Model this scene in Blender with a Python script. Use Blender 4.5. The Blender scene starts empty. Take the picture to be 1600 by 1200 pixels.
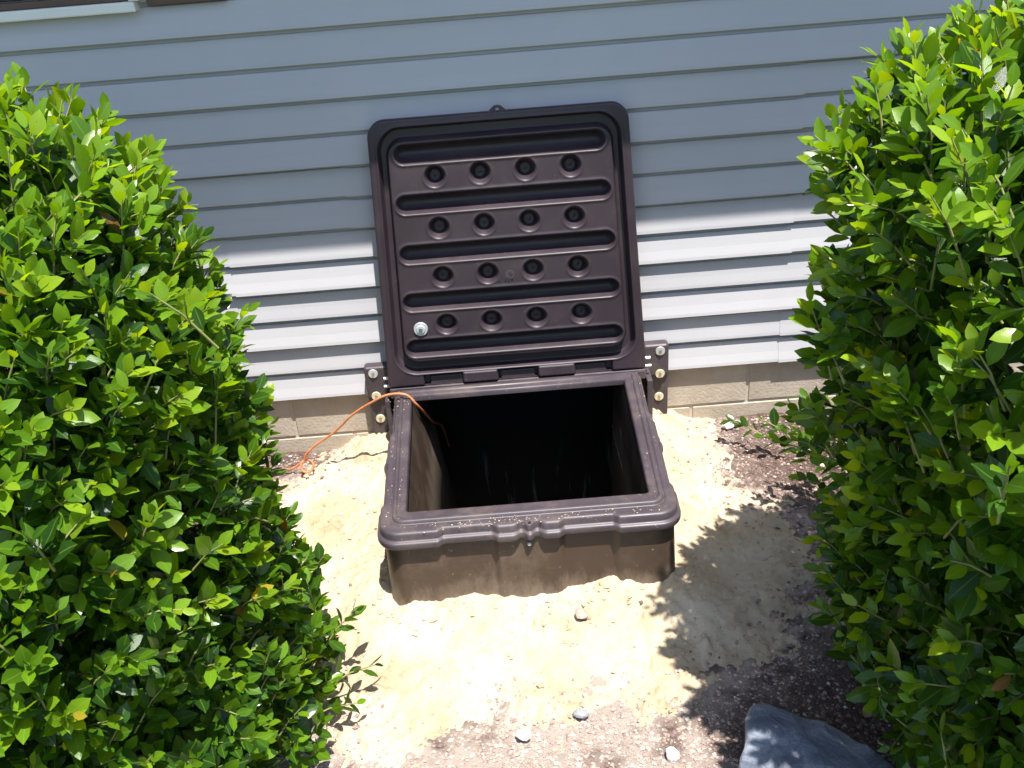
import bpy, bmesh, math, random
import numpy as np
from mathutils import Vector, Matrix, noise

random.seed(7)
RNG = np.random.default_rng(7)
scene = bpy.context.scene
COL = scene.collection

# ------------------------------------------------------------------ camera
cam_d = bpy.data.cameras.new('camera')
cam = bpy.data.objects.new('camera', cam_d)
COL.objects.link(cam)
scene.camera = cam
cam_d.sensor_fit = 'HORIZONTAL'
cam_d.sensor_width = 36.0
cam_d.lens = 1475.0 / 1600.0 * 36.0
cam_d.clip_start = 0.05
cam_d.clip_end = 400.0
PITCH, YAW, ROLL = 0.51162, -0.00344, -0.08087
cp, sp, cy, sy = math.cos(PITCH), math.sin(PITCH), math.cos(YAW), math.sin(YAW)
fw = Vector((sy * cp, cy * cp, -sp))
rt = Vector((cy, -sy, 0))
up = rt.cross(fw)
cr, sr = math.cos(ROLL), math.sin(ROLL)
rx = cr * rt + sr * up
uy = -sr * rt + cr * up
CAM = Vector((-0.00825, -2.90087, 1.61238))
cam.matrix_world = Matrix(((rx.x, uy.x, -fw.x, CAM.x), (rx.y, uy.y, -fw.y, CAM.y),
                           (rx.z, uy.z, -fw.z, CAM.z), (0, 0, 0, 1)))

# ------------------------------------------------------------------ sky + sun
SUN = Vector((0.50, -1.0, 3.4)).normalized()
world = bpy.data.worlds.new('World')
scene.world = world
world.use_nodes = True
wn = world.node_tree
bg = wn.nodes['Background']
sky = wn.nodes.new('ShaderNodeTexSky')
sky.sky_type = 'NISHITA'
sky.sun_disc = False
sky.sun_elevation = math.asin(SUN.z)
sky.sun_rotation = math.atan2(SUN.x, SUN.y)
wn.links.new(sky.outputs[0], bg.inputs[0])
bg.inputs[1].default_value = 0.105
sun_d = bpy.data.lights.new('sun', 'SUN')
sun_d.energy = 4.15
sun_d.angle = math.radians(0.53)
sun_d.color = (1.0, 0.955, 0.89)
sun = bpy.data.objects.new('sun', sun_d)
COL.objects.link(sun)
sun.rotation_euler = SUN.to_track_quat('Z', 'Y').to_euler()
sun.location = SUN * 20
scene.view_settings.view_transform = 'Standard'
scene.view_settings.look = 'None'
scene.view_settings.gamma = 1.0
scene.view_settings.use_curve_mapping = False
scene.view_settings.exposure = 1.55
scene.render.engine = 'CYCLES'
scene.cycles.max_bounces = 8
scene.cycles.transmission_bounces = 6

# ------------------------------------------------------------------ material helpers
def mat(name, color, rough=0.6, spec=0.5):
    m = bpy.data.materials.new(name)
    m.use_nodes = True
    b = m.node_tree.nodes['Principled BSDF']
    b.inputs['Base Color'].default_value = (*color, 1)
    b.inputs['Roughness'].default_value = rough
    b.inputs['Specular IOR Level'].default_value = spec
    return m, m.node_tree, b


def nz(nt, scale, detail=4, rough=0.6, coord='Object', vec_scale=None):
    tc = nt.nodes.new('ShaderNodeTexCoord')
    n = nt.nodes.new('ShaderNodeTexNoise')
    n.inputs['Scale'].default_value = scale
    n.inputs['Detail'].default_value = detail
    n.inputs['Roughness'].default_value = rough
    src = tc.outputs[coord]
    if vec_scale:
        mp = nt.nodes.new('ShaderNodeMapping')
        mp.inputs['Scale'].default_value = vec_scale
        nt.links.new(src, mp.inputs[0])
        src = mp.outputs[0]
    nt.links.new(src, n.inputs['Vector'])
    return n


def ramp(nt, fac, stops):
    r = nt.nodes.new('ShaderNodeValToRGB')
    e = r.color_ramp.elements
    while len(e) < len(stops):
        e.new(0.5)
    for k, (p, c) in enumerate(stops):
        e[k].position = p
        e[k].color = (*c, 1) if len(c) == 3 else c
    nt.links.new(fac, r.inputs[0])
    return r


def bump(nt, b, height, strength=0.3, dist=0.005):
    bp = nt.nodes.new('ShaderNodeBump')
    bp.inputs['Strength'].default_value = strength
    bp.inputs['Distance'].default_value = dist
    nt.links.new(height, bp.inputs['Height'])
    nt.links.new(bp.outputs[0], b.inputs['Normal'])
    return bp


def mixc(nt, fac, a, b):
    m = nt.nodes.new('ShaderNodeMix')
    m.data_type = 'RGBA'
    for sock, v in ((m.inputs[0], fac), (m.inputs[6], a), (m.inputs[7], b)):
        if isinstance(v, (int, float)):
            sock.default_value = v
        elif isinstance(v, tuple):
            sock.default_value = (*v, 1)
        else:
            nt.links.new(v, sock)
    return m.outputs[2]


def simple_noise_mat(name, stops, scale, rough, bstr=0.2, bdist=0.003, bscale=None, spec=0.4):
    m, nt, b = mat(name, stops[0][1], rough, spec)
    n = nz(nt, scale)
    r = ramp(nt, n.outputs['Fac'], stops)
    nt.links.new(r.outputs[0], b.inputs['Base Color'])
    n2 = nz(nt, bscale or scale * 4)
    bump(nt, b, n2.outputs['Fac'], bstr, bdist)
    return m


# siding: pale grey vinyl with a faint wood-grain emboss and a little grime
M_SIDING, nt, b = mat('vinyl_siding', (0.40, 0.40, 0.415), 0.5, 0.3)
n1 = nz(nt, 2.2, 5)
r1 = ramp(nt, n1.outputs['Fac'], [(0.25, (0.362, 0.358, 0.374)), (0.75, (0.395, 0.390, 0.405))])
n3 = nz(nt, 5.0, 6, 0.7, vec_scale=(0.35, 1, 6))
r3 = ramp(nt, n3.outputs['Fac'], [(0.6, (0, 0, 0)), (0.85, (0.35, 0.35, 0.35))])
nt.links.new(mixc(nt, r3.outputs[0], r1.outputs[0], (0.32, 0.31, 0.30)), b.inputs['Base Color'])
n2 = nz(nt, 14, 5, 0.65, vec_scale=(0.5, 8, 8))
bump(nt, b, n2.outputs['Fac'], 0.10, 0.002)

M_BLOCK = simple_noise_mat('concrete_block', [(0.3, (0.31, 0.262, 0.205)), (0.7, (0.40, 0.348, 0.282))], 9, 0.92, 0.6, 0.004, 90, 0.2)
M_MORTAR = simple_noise_mat('mortar', [(0.3, (0.37, 0.33, 0.28)), (0.7, (0.44, 0.40, 0.34))], 14, 0.95, 0.5, 0.003, 80, 0.2)
M_WHITE = simple_noise_mat('white_vinyl', [(0.3, (0.62, 0.61, 0.58)), (0.7, (0.68, 0.67, 0.64))], 4, 0.4, 0.05)
M_SHUTTER = simple_noise_mat('shutter_brown', [(0.3, (0.075, 0.045, 0.034)), (0.7, (0.095, 0.058, 0.044))], 8, 0.5, 0.1)
M_SCREEN = simple_noise_mat('insect_screen', [(0.3, (0.012, 0.013, 0.016)), (0.7, (0.02, 0.021, 0.025))], 40, 0.5, 0.3)
M_GLASS, _, b = mat('window_glass', (0.015, 0.02, 0.03), 0.06, 0.8)
M_DARK = simple_noise_mat('crawl_dark', [(0.3, (0.006, 0.006, 0.007)), (0.7, (0.011, 0.011, 0.012))], 5, 0.95, 0.2)  # near-black colour paints in the darkness under the house and in the well
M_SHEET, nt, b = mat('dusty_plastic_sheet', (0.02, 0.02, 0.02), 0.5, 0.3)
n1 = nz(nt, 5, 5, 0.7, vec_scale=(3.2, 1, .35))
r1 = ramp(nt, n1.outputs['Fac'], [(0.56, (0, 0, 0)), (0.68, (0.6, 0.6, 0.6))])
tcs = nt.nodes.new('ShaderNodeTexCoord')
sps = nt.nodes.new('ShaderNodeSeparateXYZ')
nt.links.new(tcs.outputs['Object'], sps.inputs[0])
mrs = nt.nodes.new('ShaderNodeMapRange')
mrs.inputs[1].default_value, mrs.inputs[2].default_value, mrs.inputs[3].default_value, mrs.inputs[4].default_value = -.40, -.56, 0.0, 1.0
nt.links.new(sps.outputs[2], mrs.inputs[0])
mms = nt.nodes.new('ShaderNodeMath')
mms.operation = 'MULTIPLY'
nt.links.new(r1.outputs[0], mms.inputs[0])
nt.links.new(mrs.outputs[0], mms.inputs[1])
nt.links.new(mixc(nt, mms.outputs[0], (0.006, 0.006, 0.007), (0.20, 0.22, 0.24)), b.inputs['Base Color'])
M_ROOF = simple_noise_mat('shingle', [(0.3, (0.06, 0.055, 0.05)), (0.7, (0.10, 0.09, 0.085))], 30, 0.95, 0.4)


def plastic(name, base, dusty):
    m, nt, b = mat(name, base, 0.42, 0.42)
    n1 = nz(nt, 3.5, 5)
    lo = tuple(c * 0.86 for c in base)
    hi = tuple(c * 1.16 for c in base)
    r1 = ramp(nt, n1.outputs['Fac'], [(0.3, lo), (0.7, hi)])
    colr = r1.outputs[0]
    # dried dust film in blotches and streaks, with a few grains of sand stuck on
    n2 = nz(nt, 7.0, 8, 0.72)
    r2 = ramp(nt, n2.outputs['Fac'], [(0.50, (0, 0, 0)), (0.80, (dusty, dusty, dusty))])
    colr = mixc(nt, r2.outputs[0], colr, (0.30, 0.235, 0.165))
    n4 = nz(nt, 95, 3, 0.5)
    r4 = ramp(nt, n4.outputs['Fac'], [(0.70, (0, 0, 0)), (0.74, (dusty * 1.4,) * 3)])
    colr = mixc(nt, r4.outputs[0], colr, (0.45, 0.36, 0.25))
    nt.links.new(colr, b.inputs['Base Color'])
    rr = ramp(nt, n2.outputs['Fac'], [(0.3, (0.38,) * 3), (0.75, (0.58,) * 3)])
    nt.links.new(rr.outputs[0], b.inputs['Roughness'])
    n3 = nz(nt, 260, 3)
    bump(nt, b, n3.outputs['Fac'], 0.12, 0.0012)
    return m


M_LID = plastic('brown_plastic_lid', (0.0275, 0.0190, 0.0250), 0.05)
M_RIM = plastic('brown_plastic_rim', (0.045, 0.0355, 0.043), 0.22)
M_BODY = plastic('brown_plastic_body', (0.049, 0.032, 0.022), 0.22)
nt = M_BODY.node_tree
b = nt.nodes['Principled BSDF']
old = b.inputs['Base Color'].links[0].from_socket
tcb = nt.nodes.new('ShaderNodeTexCoord')
spb = nt.nodes.new('ShaderNodeSeparateXYZ')
nt.links.new(tcb.outputs['Object'], spb.inputs[0])
nb = nz(nt, 16, 8, 0.75, vec_scale=(1, 1, .45))
ab = nt.nodes.new('ShaderNodeMath')
ab.operation = 'MULTIPLY_ADD'
nt.links.new(nb.outputs['Fac'], ab.inputs[0])
ab.inputs[1].default_value = -.24
nt.links.new(spb.outputs[2], ab.inputs[2])
mb_ = nt.nodes.new('ShaderNodeMapRange')
for q_, v_ in ((1, -.205), (2, -.30), (3, 0.0), (4, 0.60)):
    mb_.inputs[q_].default_value = v_
nt.links.new(ab.outputs[0], mb_.inputs[0])
nt.links.new(mixc(nt, mb_.outputs[0], old, (0.25, 0.195, 0.145)), b.inputs['Base Color'])
M_HINGE = plastic('brown_plastic_hinge', (0.032, 0.025, 0.028), 0.06)

M_WASHER, nt, b = mat('zinc_washer', (0.62, 0.56, 0.38), 0.35)
b.inputs['Metallic'].default_value = 0.35
n1 = nz(nt, 60)
r1 = ramp(nt, n1.outputs['Fac'], [(0.35, (0.5, 0.44, 0.28)), (0.7, (0.72, 0.68, 0.52))])
nt.links.new(r1.outputs[0], b.inputs['Base Color'])
M_SCREW, nt, b = mat('steel_screw', (0.30, 0.33, 0.36), 0.3)
b.inputs['Metallic'].default_value = 0.9
M_KNOB, nt, b = mat('galvanised_knob', (0.55, 0.58, 0.60), 0.38)
b.inputs['Metallic'].default_value = 0.6
M_MARK, _, _ = mat('moulded_mark', (0.006, 0.005, 0.005), 0.6)
M_SCUFF, _, _ = mat('worn_plastic', (0.115, 0.098, 0.090), 0.6)
M_CORD = simple_noise_mat('orange_cord', [(0.3, (0.36, 0.115, 0.040)), (0.7, (0.52, 0.185, 0.070))], 30, 0.5, 0.1)

# sand
M_SAND, nt, b = mat('yellow_sand', (0.6, 0.45, 0.27), 0.95, 0.15)
n1 = nz(nt, 5.5, 8, 0.65)
r1 = ramp(nt, n1.outputs['Fac'], [(0.28, (0.37, 0.275, 0.17)), (0.50, (0.51, 0.41, 0.285)), (0.75, (0.59, 0.50, 0.38))])
n2 = nz(nt, 75, 6, 0.8)
r2 = ramp(nt, n2.outputs['Fac'], [(0.30, (0.75, 0.75, 0.75)), (0.42, (0, 0, 0))])
c1 = mixc(nt, r2.outputs[0], r1.outputs[0], (0.16, 0.10, 0.065))
n4 = nz(nt, 17, 6, 0.75)
r4 = ramp(nt, n4.outputs['Fac'], [(0.56, (0, 0, 0)), (0.74, (0.8, 0.8, 0.8))])
c1 = mixc(nt, r4.outputs[0], c1, (0.42, 0.31, 0.185))
nt.links.new(c1, b.inputs['Base Color'])
n3 = nz(nt, 70, 9, 0.78)
bump(nt, b, n3.outputs['Fac'], 0.85, 0.010)
# soil
M_SOIL, nt, b = mat('brown_soil', (0.12, 0.08, 0.06), 0.95, 0.15)
n1 = nz(nt, 26, 8, 0.75)
r1 = ramp(nt, n1.outputs['Fac'], [(0.30, (0.055, 0.035, 0.028)), (0.55, (0.15, 0.098, 0.078)), (0.72, (0.27, 0.19, 0.15))])
da = nt.nodes.new('ShaderNodeAttribute')
da.attribute_name = 'dust'
nt.links.new(mixc(nt, da.outputs['Fac'], r1.outputs[0], (0.52, 0.435, 0.375)), b.inputs['Base Color'])
n3 = nz(nt, 75, 8, 0.8)
bump(nt, b, n3.outputs['Fac'], 1.0, 0.018)
M_LAWN = simple_noise_mat('lawn', [(0.3, (0.045, 0.085, 0.022)), (0.7, (0.09, 0.14, 0.04))], 3, 0.95, 0.5, 0.02, 60)


def attr_mat(name, rough, dist, bscale):
    m, nt, b = mat(name, (0.3, 0.2, 0.2), rough, 0.25)
    a = nt.nodes.new('ShaderNodeAttribute')
    a.attribute_name = 'tint'
    n = nz(nt, 70, 4)
    rr = ramp(nt, n.outputs['Fac'], [(0.3, (0.75,) * 3), (0.7, (1.15,) * 3)])
    mm = nt.nodes.new('ShaderNodeMix')
    mm.data_type = 'RGBA'
    mm.blend_type = 'MULTIPLY'
    mm.inputs[0].default_value = 1
    nt.links.new(a.outputs['Color'], mm.inputs[6])
    nt.links.new(rr.outputs[0], mm.inputs[7])
    nt.links.new(mm.outputs[2], b.inputs['Base Color'])
    n2 = nz(nt, bscale, 4)
    bump(nt, b, n2.outputs['Fac'], 0.5, dist)
    return m


M_PEBBLE = attr_mat('lava_gravel', 0.9, 0.003, 200)
M_STONE_W = simple_noise_mat('white_quartz', [(0.3, (0.58, 0.55, 0.52)), (0.7, (0.74, 0.72, 0.69))], 30, 0.7, 0.5, 0.004, 60)
M_STONE_G = simple_noise_mat('grey_stone', [(0.3, (0.17, 0.175, 0.19)), (0.7, (0.28, 0.28, 0.30))], 30, 0.85, 0.5, 0.004, 60)
M_STONE_P = simple_noise_mat('pinkish_stone', [(0.3, (0.27, 0.20, 0.17)), (0.7, (0.38, 0.30, 0.26))], 30, 0.9, 0.5, 0.004, 60)
M_BOULDER, nt, b = mat('blue_grey_rock', (0.16, 0.18, 0.23), 0.6, 0.4)
n1 = nz(nt, 7, 9, 0.75)
n1.inputs['Distortion'].default_value = 1.2
r1 = ramp(nt, n1.outputs['Fac'], [(0.34, (0.080, 0.094, 0.130)), (0.50, (0.165, 0.190, 0.245)), (0.62, (0.32, 0.355, 0.42)), (0.74, (0.50, 0.53, 0.58))])
nt.links.new(r1.outputs[0], b.inputs['Base Color'])
n3 = nz(nt, 28, 10, 0.8)
bump(nt, b, n3.outputs['Fac'], 0.95, 0.022)

# leaves: glossy upper side, light passing through
M_LEAF = bpy.data.materials.new('glossy_leaf')
M_LEAF.use_nodes = True
nt = M_LEAF.node_tree
b = nt.nodes['Principled BSDF']
a = nt.nodes.new('ShaderNodeAttribute')
a.attribute_name = 'tint'
uv = nt.nodes.new('ShaderNodeUVMap')
sep = nt.nodes.new('ShaderNodeSeparateXYZ')
nt.links.new(uv.outputs[0], sep.inputs[0])
mr = nt.nodes.new('ShaderNodeMapRange')       # pale midrib
mr.inputs[1].default_value = 0.0
mr.inputs[2].default_value = 0.10
mr.inputs[3].default_value = 0.55
mr.inputs[4].default_value = 0.0
nt.links.new(sep.outputs[0], mr.inputs[0])
base = mixc(nt, mr.outputs[0], a.outputs['Color'], (0.20, 0.28, 0.04))
nt.links.new(base, b.inputs['Base Color'])
b.inputs['Roughness'].default_value = 0.26
b.inputs['Specular IOR Level'].default_value = 0.36
tr = nt.nodes.new('ShaderNodeBsdfTranslucent')
hs = nt.nodes.new('ShaderNodeMix')
hs.data_type = 'RGBA'
hs.blend_type = 'MULTIPLY'
hs.inputs[0].default_value = 1
nt.links.new(a.outputs['Color'], hs.inputs[6])
hs.inputs[7].default_value = (2.7, 2.2, 0.25, 1)
nt.links.new(hs.outputs[2], tr.inputs[0])
n2 = nz(nt, 90, 3)
bump(nt, b, n2.outputs['Fac'], 0.18, 0.002)
ms = nt.nodes.new('ShaderNodeMixShader')
ms.inputs[0].default_value = 0.42
nt.links.new(b.outputs[0], ms.inputs[1])
nt.links.new(tr.outputs[0], ms.inputs[2])
nt.links.new(ms.outputs[0], nt.nodes['Material Output'].inputs[0])
M_STEM = simple_noise_mat('green_stem', [(0.3, (0.15, 0.17, 0.05)), (0.7, (0.24, 0.22, 0.08))], 20, 0.7)
M_BARK = simple_noise_mat('shrub_bark', [(0.3, (0.07, 0.055, 0.04)), (0.7, (0.13, 0.10, 0.08))], 25, 0.95, 0.5)

# ------------------------------------------------------------------ object helpers
def mesh_obj(name, verts, faces, m, parent=None, smooth=False, loc=None):
    me = bpy.data.meshes.new(name)
    me.from_pydata([tuple(v) for v in verts], [], faces)
    me.update()
    if m:
        me.materials.append(m)
    if smooth:
        me.polygons.foreach_set('use_smooth', [True] * len(me.polygons))
    o = bpy.data.objects.new(name, me)
    COL.objects.link(o)
    if loc is not None:
        o.location = loc
    if parent:
        o.parent = parent
    return o


def bm_obj(name, bm, m, parent=None, smooth=False, loc=None):
    me = bpy.data.meshes.new(name)
    bm.to_mesh(me)
    bm.free()
    if m:
        me.materials.append(m)
    if smooth:
        me.polygons.foreach_set('use_smooth', [True] * len(me.polygons))
    o = bpy.data.objects.new(name, me)
    COL.objects.link(o)
    if loc is not None:
        o.location = loc
    if parent:
        o.parent = parent
    return o


def thing(name, label, cat, loc=(0, 0, 0), group=None):
    o = bpy.data.objects.new(name, None)
    COL.objects.link(o)
    o.location = loc
    o['label'] = label
    o['category'] = cat
    if group:
        o['group'] = group
    return o


def tag(o, label, cat, group=None):
    o['label'] = label
    o['category'] = cat
    if group:
        o['group'] = group
    return o


def box_bm(x0, x1, y0, y1, z0, z1, bev=0.0, seg=2):
    bm = bmesh.new()
    bmesh.ops.create_cube(bm, size=1.0)
    for v in bm.verts:
        v.co = Vector((x0 + (v.co.x + .5) * (x1 - x0), y0 + (v.co.y + .5) * (y1 - y0), z0 + (v.co.z + .5) * (z1 - z0)))
    if bev > 0:
        bmesh.ops.bevel(bm, geom=bm.edges[:], offset=bev, segments=seg, affect='EDGES', profile=0.5)
    return bm


def tube(pts, rad, n=10, cap=True):
    pts = [Vector(p) for p in pts]
    verts, faces = [], []
    prev = None
    for i, p in enumerate(pts):
        t = (pts[min(i + 1, len(pts) - 1)] - pts[max(i - 1, 0)]).normalized()
        if prev is None:
            u = t.orthogonal().normalized()
        else:
            u = (prev - t * prev.dot(t)).normalized()
        prev = u
        w = t.cross(u)
        r = float(rad[i] if hasattr(rad, '__len__') else rad)
        for k in range(n):
            a = 2 * math.pi * k / n
            verts.append(p + r * (math.cos(a) * u + math.sin(a) * w))
    for i in range(len(pts) - 1):
        for k in range(n):
            faces.append((i * n + k, i * n + (k + 1) % n, (i + 1) * n + (k + 1) % n, (i + 1) * n + k))
    if cap:
        faces.append(tuple(range(n))[::-1])
        faces.append(tuple((len(pts) - 1) * n + k for k in range(n)))
    return verts, faces


def catmull(pts, sub=8):
    P = [Vector(p) for p in pts]
    P = [P[0] * 2 - P[1]] + P + [P[-1] * 2 - P[-2]]
    out = []
    for i in range(1, len(P) - 2):
        for s in range(sub):
            t = s / sub
            a, b_, c, d = P[i - 1], P[i], P[i + 1], P[i + 2]
            out.append(0.5 * ((2 * b_) + (c - a) * t + (2 * a - 5 * b_ + 4 * c - d) * t * t + (3 * b_ - a - 3 * c + d) * t ** 3))
    out.append(P[-2])
    return out


def sstep(a, b_, x):
    t = np.clip((x - a) / (b_ - a), 0, 1)
    return t * t * (3 - 2 * t)


# ------------------------------------------------------------------ GROUND: soil, sand, lawn
SAND_POLY = np.array([(-.62, .2), (-.70, -.10), (-.86, -.17), (-1.0, -.45), (-.95, -.8), (-.75, -1.1), (-.55, -1.32), (-.38, -1.42),
                      (-.22, -1.40), (-.10, -1.33), (.02, -1.28), (.13, -1.27), (.24, -1.31), (.34, -1.31), (.44, -1.27), (.55, -1.20), (.655, -1.13),
                      (.70, -1.03), (.82, -1.0), (.74, -.93), (.83, -.82), (.88, -.68), (.81, -.54), (.70, -.42), (.665, -.30), (.70, -.20), (.72, -.05), (.74, .2)])


def poly_sd(X, Y, poly):
    d = np.full(X.shape, 1e9)
    inside = np.zeros(X.shape, bool)
    n = len(poly)
    for i in range(n):
        ax, ay = poly[i]
        bx, by = poly[(i + 1) % n]
        ex, ey = bx - ax, by - ay
        t = np.clip(((X - ax) * ex + (Y - ay) * ey) / (ex * ex + ey * ey), 0, 1)
        d = np.minimum(d, np.hypot(X - ax - t * ex, Y - ay - t * ey))
        c = ((ay <= Y) & (by > Y)) | ((by <= Y) & (ay > Y))
        xi = ax + (Y - ay) / (ey if ey != 0 else 1e-9) * ex
        inside ^= c & (X < xi)
    return np.where(inside, d, -d)


def vnoise(X, Y, scale, seed):
    """cheap value noise in numpy"""
    r = np.random.default_rng(seed)
    T = r.random((64, 64))
    x, y = X * scale + 1000, Y * scale + 1000
    xi, yi = np.floor(x).astype(int), np.floor(y).astype(int)
    fx, fy = x - xi, y - yi
    fx, fy = fx * fx * (3 - 2 * fx), fy * fy * (3 - 2 * fy)
    g = lambda i, j: T[i % 64, j % 64]
    return (g(xi, yi) * (1 - fx) + g(xi + 1, yi) * fx) * (1 - fy) + (g(xi, yi + 1) * (1 - fx) + g(xi + 1, yi + 1) * fx) * fy - .5


def fbm(X, Y, scale, seed, octv=4, gain=.5):
    s, a = 0, 1.0
    for k in range(octv):
        s = s + a * vnoise(X, Y, scale, seed + k * 17)
        scale *= 2.03
        a *= gain
    return s


def soil_z(X, Y):
    return -0.232 + 0.012 * fbm(X, Y, 3, 5, 3) + 0.009 * fbm(X, Y, 26, 8, 4, .7)


def seg_dist(X, Y, pts):
    d = np.full(X.shape, 1e9)
    side = np.zeros(X.shape)
    for (ax, ay), (bx, by) in zip(pts[:-1], pts[1:]):
        ex, ey = bx - ax, by - ay
        t = np.clip(((X - ax) * ex + (Y - ay) * ey) / (ex * ex + ey * ey), 0, 1)
        dd = np.hypot(X - ax - t * ex, Y - ay - t * ey)
        s = np.sign(ex * (Y - ay) - ey * (X - ax))
        side = np.where(dd < d, s, side)
        d = np.minimum(d, dd)
    return d, side


def sand_sd(X, Y):
    return poly_sd(X, Y, SAND_POLY) + 0.10 * fbm(X, Y, 8, 21, 6, .68)


def sand_z(X, Y):
    sd = sand_sd(X, Y)
    thick = 0.040 * sstep(-0.03, 0.24, sd) - 0.0075 + .010 * fbm(X, Y, 45, 83, 4, .7) * np.exp(-(sd / .07) ** 2)
    # banked up against the front and sides of the well
    dx = np.maximum(np.abs(X) - 0.40, 0)
    dy = np.maximum(-0.935 - Y, 0)
    dist = np.hypot(dx, dy)
    bank = (0.066 + .012 * sstep(-.1, .35, X) + 0.012 * fbm(X, Y, 7, 61, 3)) * np.exp(-(dist / 0.13) ** 2)
    bank *= 1 - 0.40 * np.exp(-((X + .40) ** 2 + (Y + .95) ** 2) / .0055)      # scooped out at the front left corner
    bank *= 1 - 0.25 * np.exp(-((X - .31) ** 2 + (Y + .95) ** 2) / .004)
    bank *= 1 - 0.45 * np.exp(-((Y + .55) / .3) ** 2) * (np.abs(X) > .38)
    # heaps beside the wall flanges
    heap = 0.035 * np.exp(-(((X + .56) / .10) ** 2 + ((Y + .07) / .10) ** 2)) + 0.018 * np.exp(-(((X - .60) / .12) ** 2 + ((Y + .06) / .08) ** 2))
    z = -0.232 + thick + bank + heap
    fade = sstep(-.02, .05, sd)
    z += fade * (0.022 * fbm(X, Y, 4.5, 31, 3) + 0.014 * fbm(X, Y, 15, 35, 4) + 0.009 * fbm(X, Y, 55, 41, 3, .65))
    # clods
    cl = np.maximum(fbm(X, Y, 24, 77, 2) - .30, 0)
    z += fade * 0.045 * cl
    # cracks and slipped edges in the crust
    for pts, depth, step in (
            ([(-.90, -.24), (-.80, -.22), (-.72, -.165), (-.66, -.19), (-.58, -.165), (-.50, -.185), (-.42, -.17)], .012, .010),
            ([(.50, -.43), (.545, -.50), (.555, -.57), (.575, -.66)], .014, -.012),
            ([(.56, -.53), (.66, -.47), (.72, -.46)], .006, .004),
            ([(.20, -.99), (.31, -1.02), (.37, -1.08)], .008, .007),
            ([(-.66, -.45), (-.56, -.50), (-.47, -.49)], .006, .006),
            ([(-.06, -1.02), (.03, -1.0), (.06, -1.02)], .007, -.007)):
        Xw = X + .018 * fbm(X, Y, 30, 91, 3)
        Yw = Y + .018 * fbm(X, Y, 30, 97, 3)
        d, s = seg_dist(Xw, Yw, pts)
        z -= depth * np.exp(-(d / .0055) ** 2)
        z += step * np.where(s > 0, np.exp(-d / .05), 0) * np.exp(-(d / .12) ** 2)
    # shovel and rake strokes in the shaded sand
    m = np.exp(-(((X - .55) / .2) ** 2 + ((Y + .95) / .2) ** 2))
    z += .006 * m * np.sin(90 * (Y * .9 + X * .35 + .06 * fbm(X, Y, 6, 15, 3))) * (fbm(X, Y, 8, 19, 2) > -.1)
    return z


def dust_frac(X, Y):
    """how much spilt sand lies on the gravel: mostly in front of the well"""
    m = sstep(.50, .30, X) * sstep(-.95, -1.2, Y)
    sd = poly_sd(X, Y, SAND_POLY)
    a_ = .95 * np.exp(-np.maximum(-sd, 0) / .22) * (.55 + .9 * fbm(X, Y, 20, 55, 4, .65))
    a_ += .95 * sstep(-.20, .22, fbm(X, Y, 7, 57, 3) + .12)
    far = .95 * np.exp(-np.maximum(-sd, 0) / .055) * (.6 + 1.2 * fbm(X, Y, 34, 58, 4, .7))
    return np.clip(np.maximum(a_ * m, far), 0, .92)


def grid_obj(name, x0, x1, y0, y1, step, zf, m):
    nx, ny = int((x1 - x0) / step) + 1, int((y1 - y0) / step) + 1
    xs, ys = np.linspace(x0, x1, nx), np.linspace(y0, y1, ny)
    X, Y = np.meshgrid(xs, ys)
    Z = zf(X, Y)
    V = np.stack([X, Y, Z], -1).reshape(-1, 3)
    idx = np.arange(nx * ny).reshape(ny, nx)
    F = np.stack([idx[:-1, :-1], idx[:-1, 1:], idx[1:, 1:], idx[1:, :-1]], -1).reshape(-1, 4)
    return np_mesh(name, V, F, m), X, Y, Z


def np_mesh(name, V, F, m, parent=None, smooth=True):
    me = bpy.data.meshes.new(name)
    me.vertices.add(len(V))
    me.vertices.foreach_set('co', np.asarray(V, np.float32).ravel())
    k = F.shape[1]
    me.loops.add(F.size)
    me.loops.foreach_set('vertex_index', F.astype(np.int32).ravel())
    me.polygons.add(len(F))
    me.polygons.foreach_set('loop_start', np.arange(0, F.size, k, dtype=np.int32))
    me.polygons.foreach_set('loop_total', np.full(len(F), k, np.int32))
    me.polygons.foreach_set('use_smooth', np.full(len(F), smooth))
    me.update(calc_edges=True)
    me.validate()
    if m:
        me.materials.append(m)
    o = bpy.data.objects.new(name, me)
    COL.objects.link(o)
    if parent:
        o.parent = parent
    return o


def well_hole(o):
    """cut the excavated pit of the well out of a ground sheet"""
    bm = bmesh.new()
    bm.from_mesh(o.data)
    kill = [f for f in bm.faces if abs(f.calc_center_median().x) < .335 and -.88 < f.calc_center_median().y < .03]
    bmesh.ops.delete(bm, geom=kill, context='FACES')
    bm.to_mesh(o.data)
    bm.free()


soil, *_ = grid_obj('soil', -2.6, 2.6, -2.6, 0.012, 0.0105, soil_z, M_SOIL)
soil['kind'] = 'structure'
at_ = soil.data.attributes.new('dust', 'FLOAT', 'POINT')
co_ = np.zeros(len(soil.data.vertices) * 3, np.float32)
soil.data.vertices.foreach_get('co', co_)
co_ = co_.reshape(-1, 3)
at_.data.foreach_set('value', dust_frac(co_[:, 0], co_[:, 1]).astype(np.float32))
well_hole(soil)
sand, *_ = grid_obj('sand', -1.1, 1.0, -1.5, 0.010, 0.0062, sand_z, M_SAND)
sand['kind'] = 'structure'
well_hole(sand)
# lawn out to the horizon, with the planting bed left open
R = 180
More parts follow.
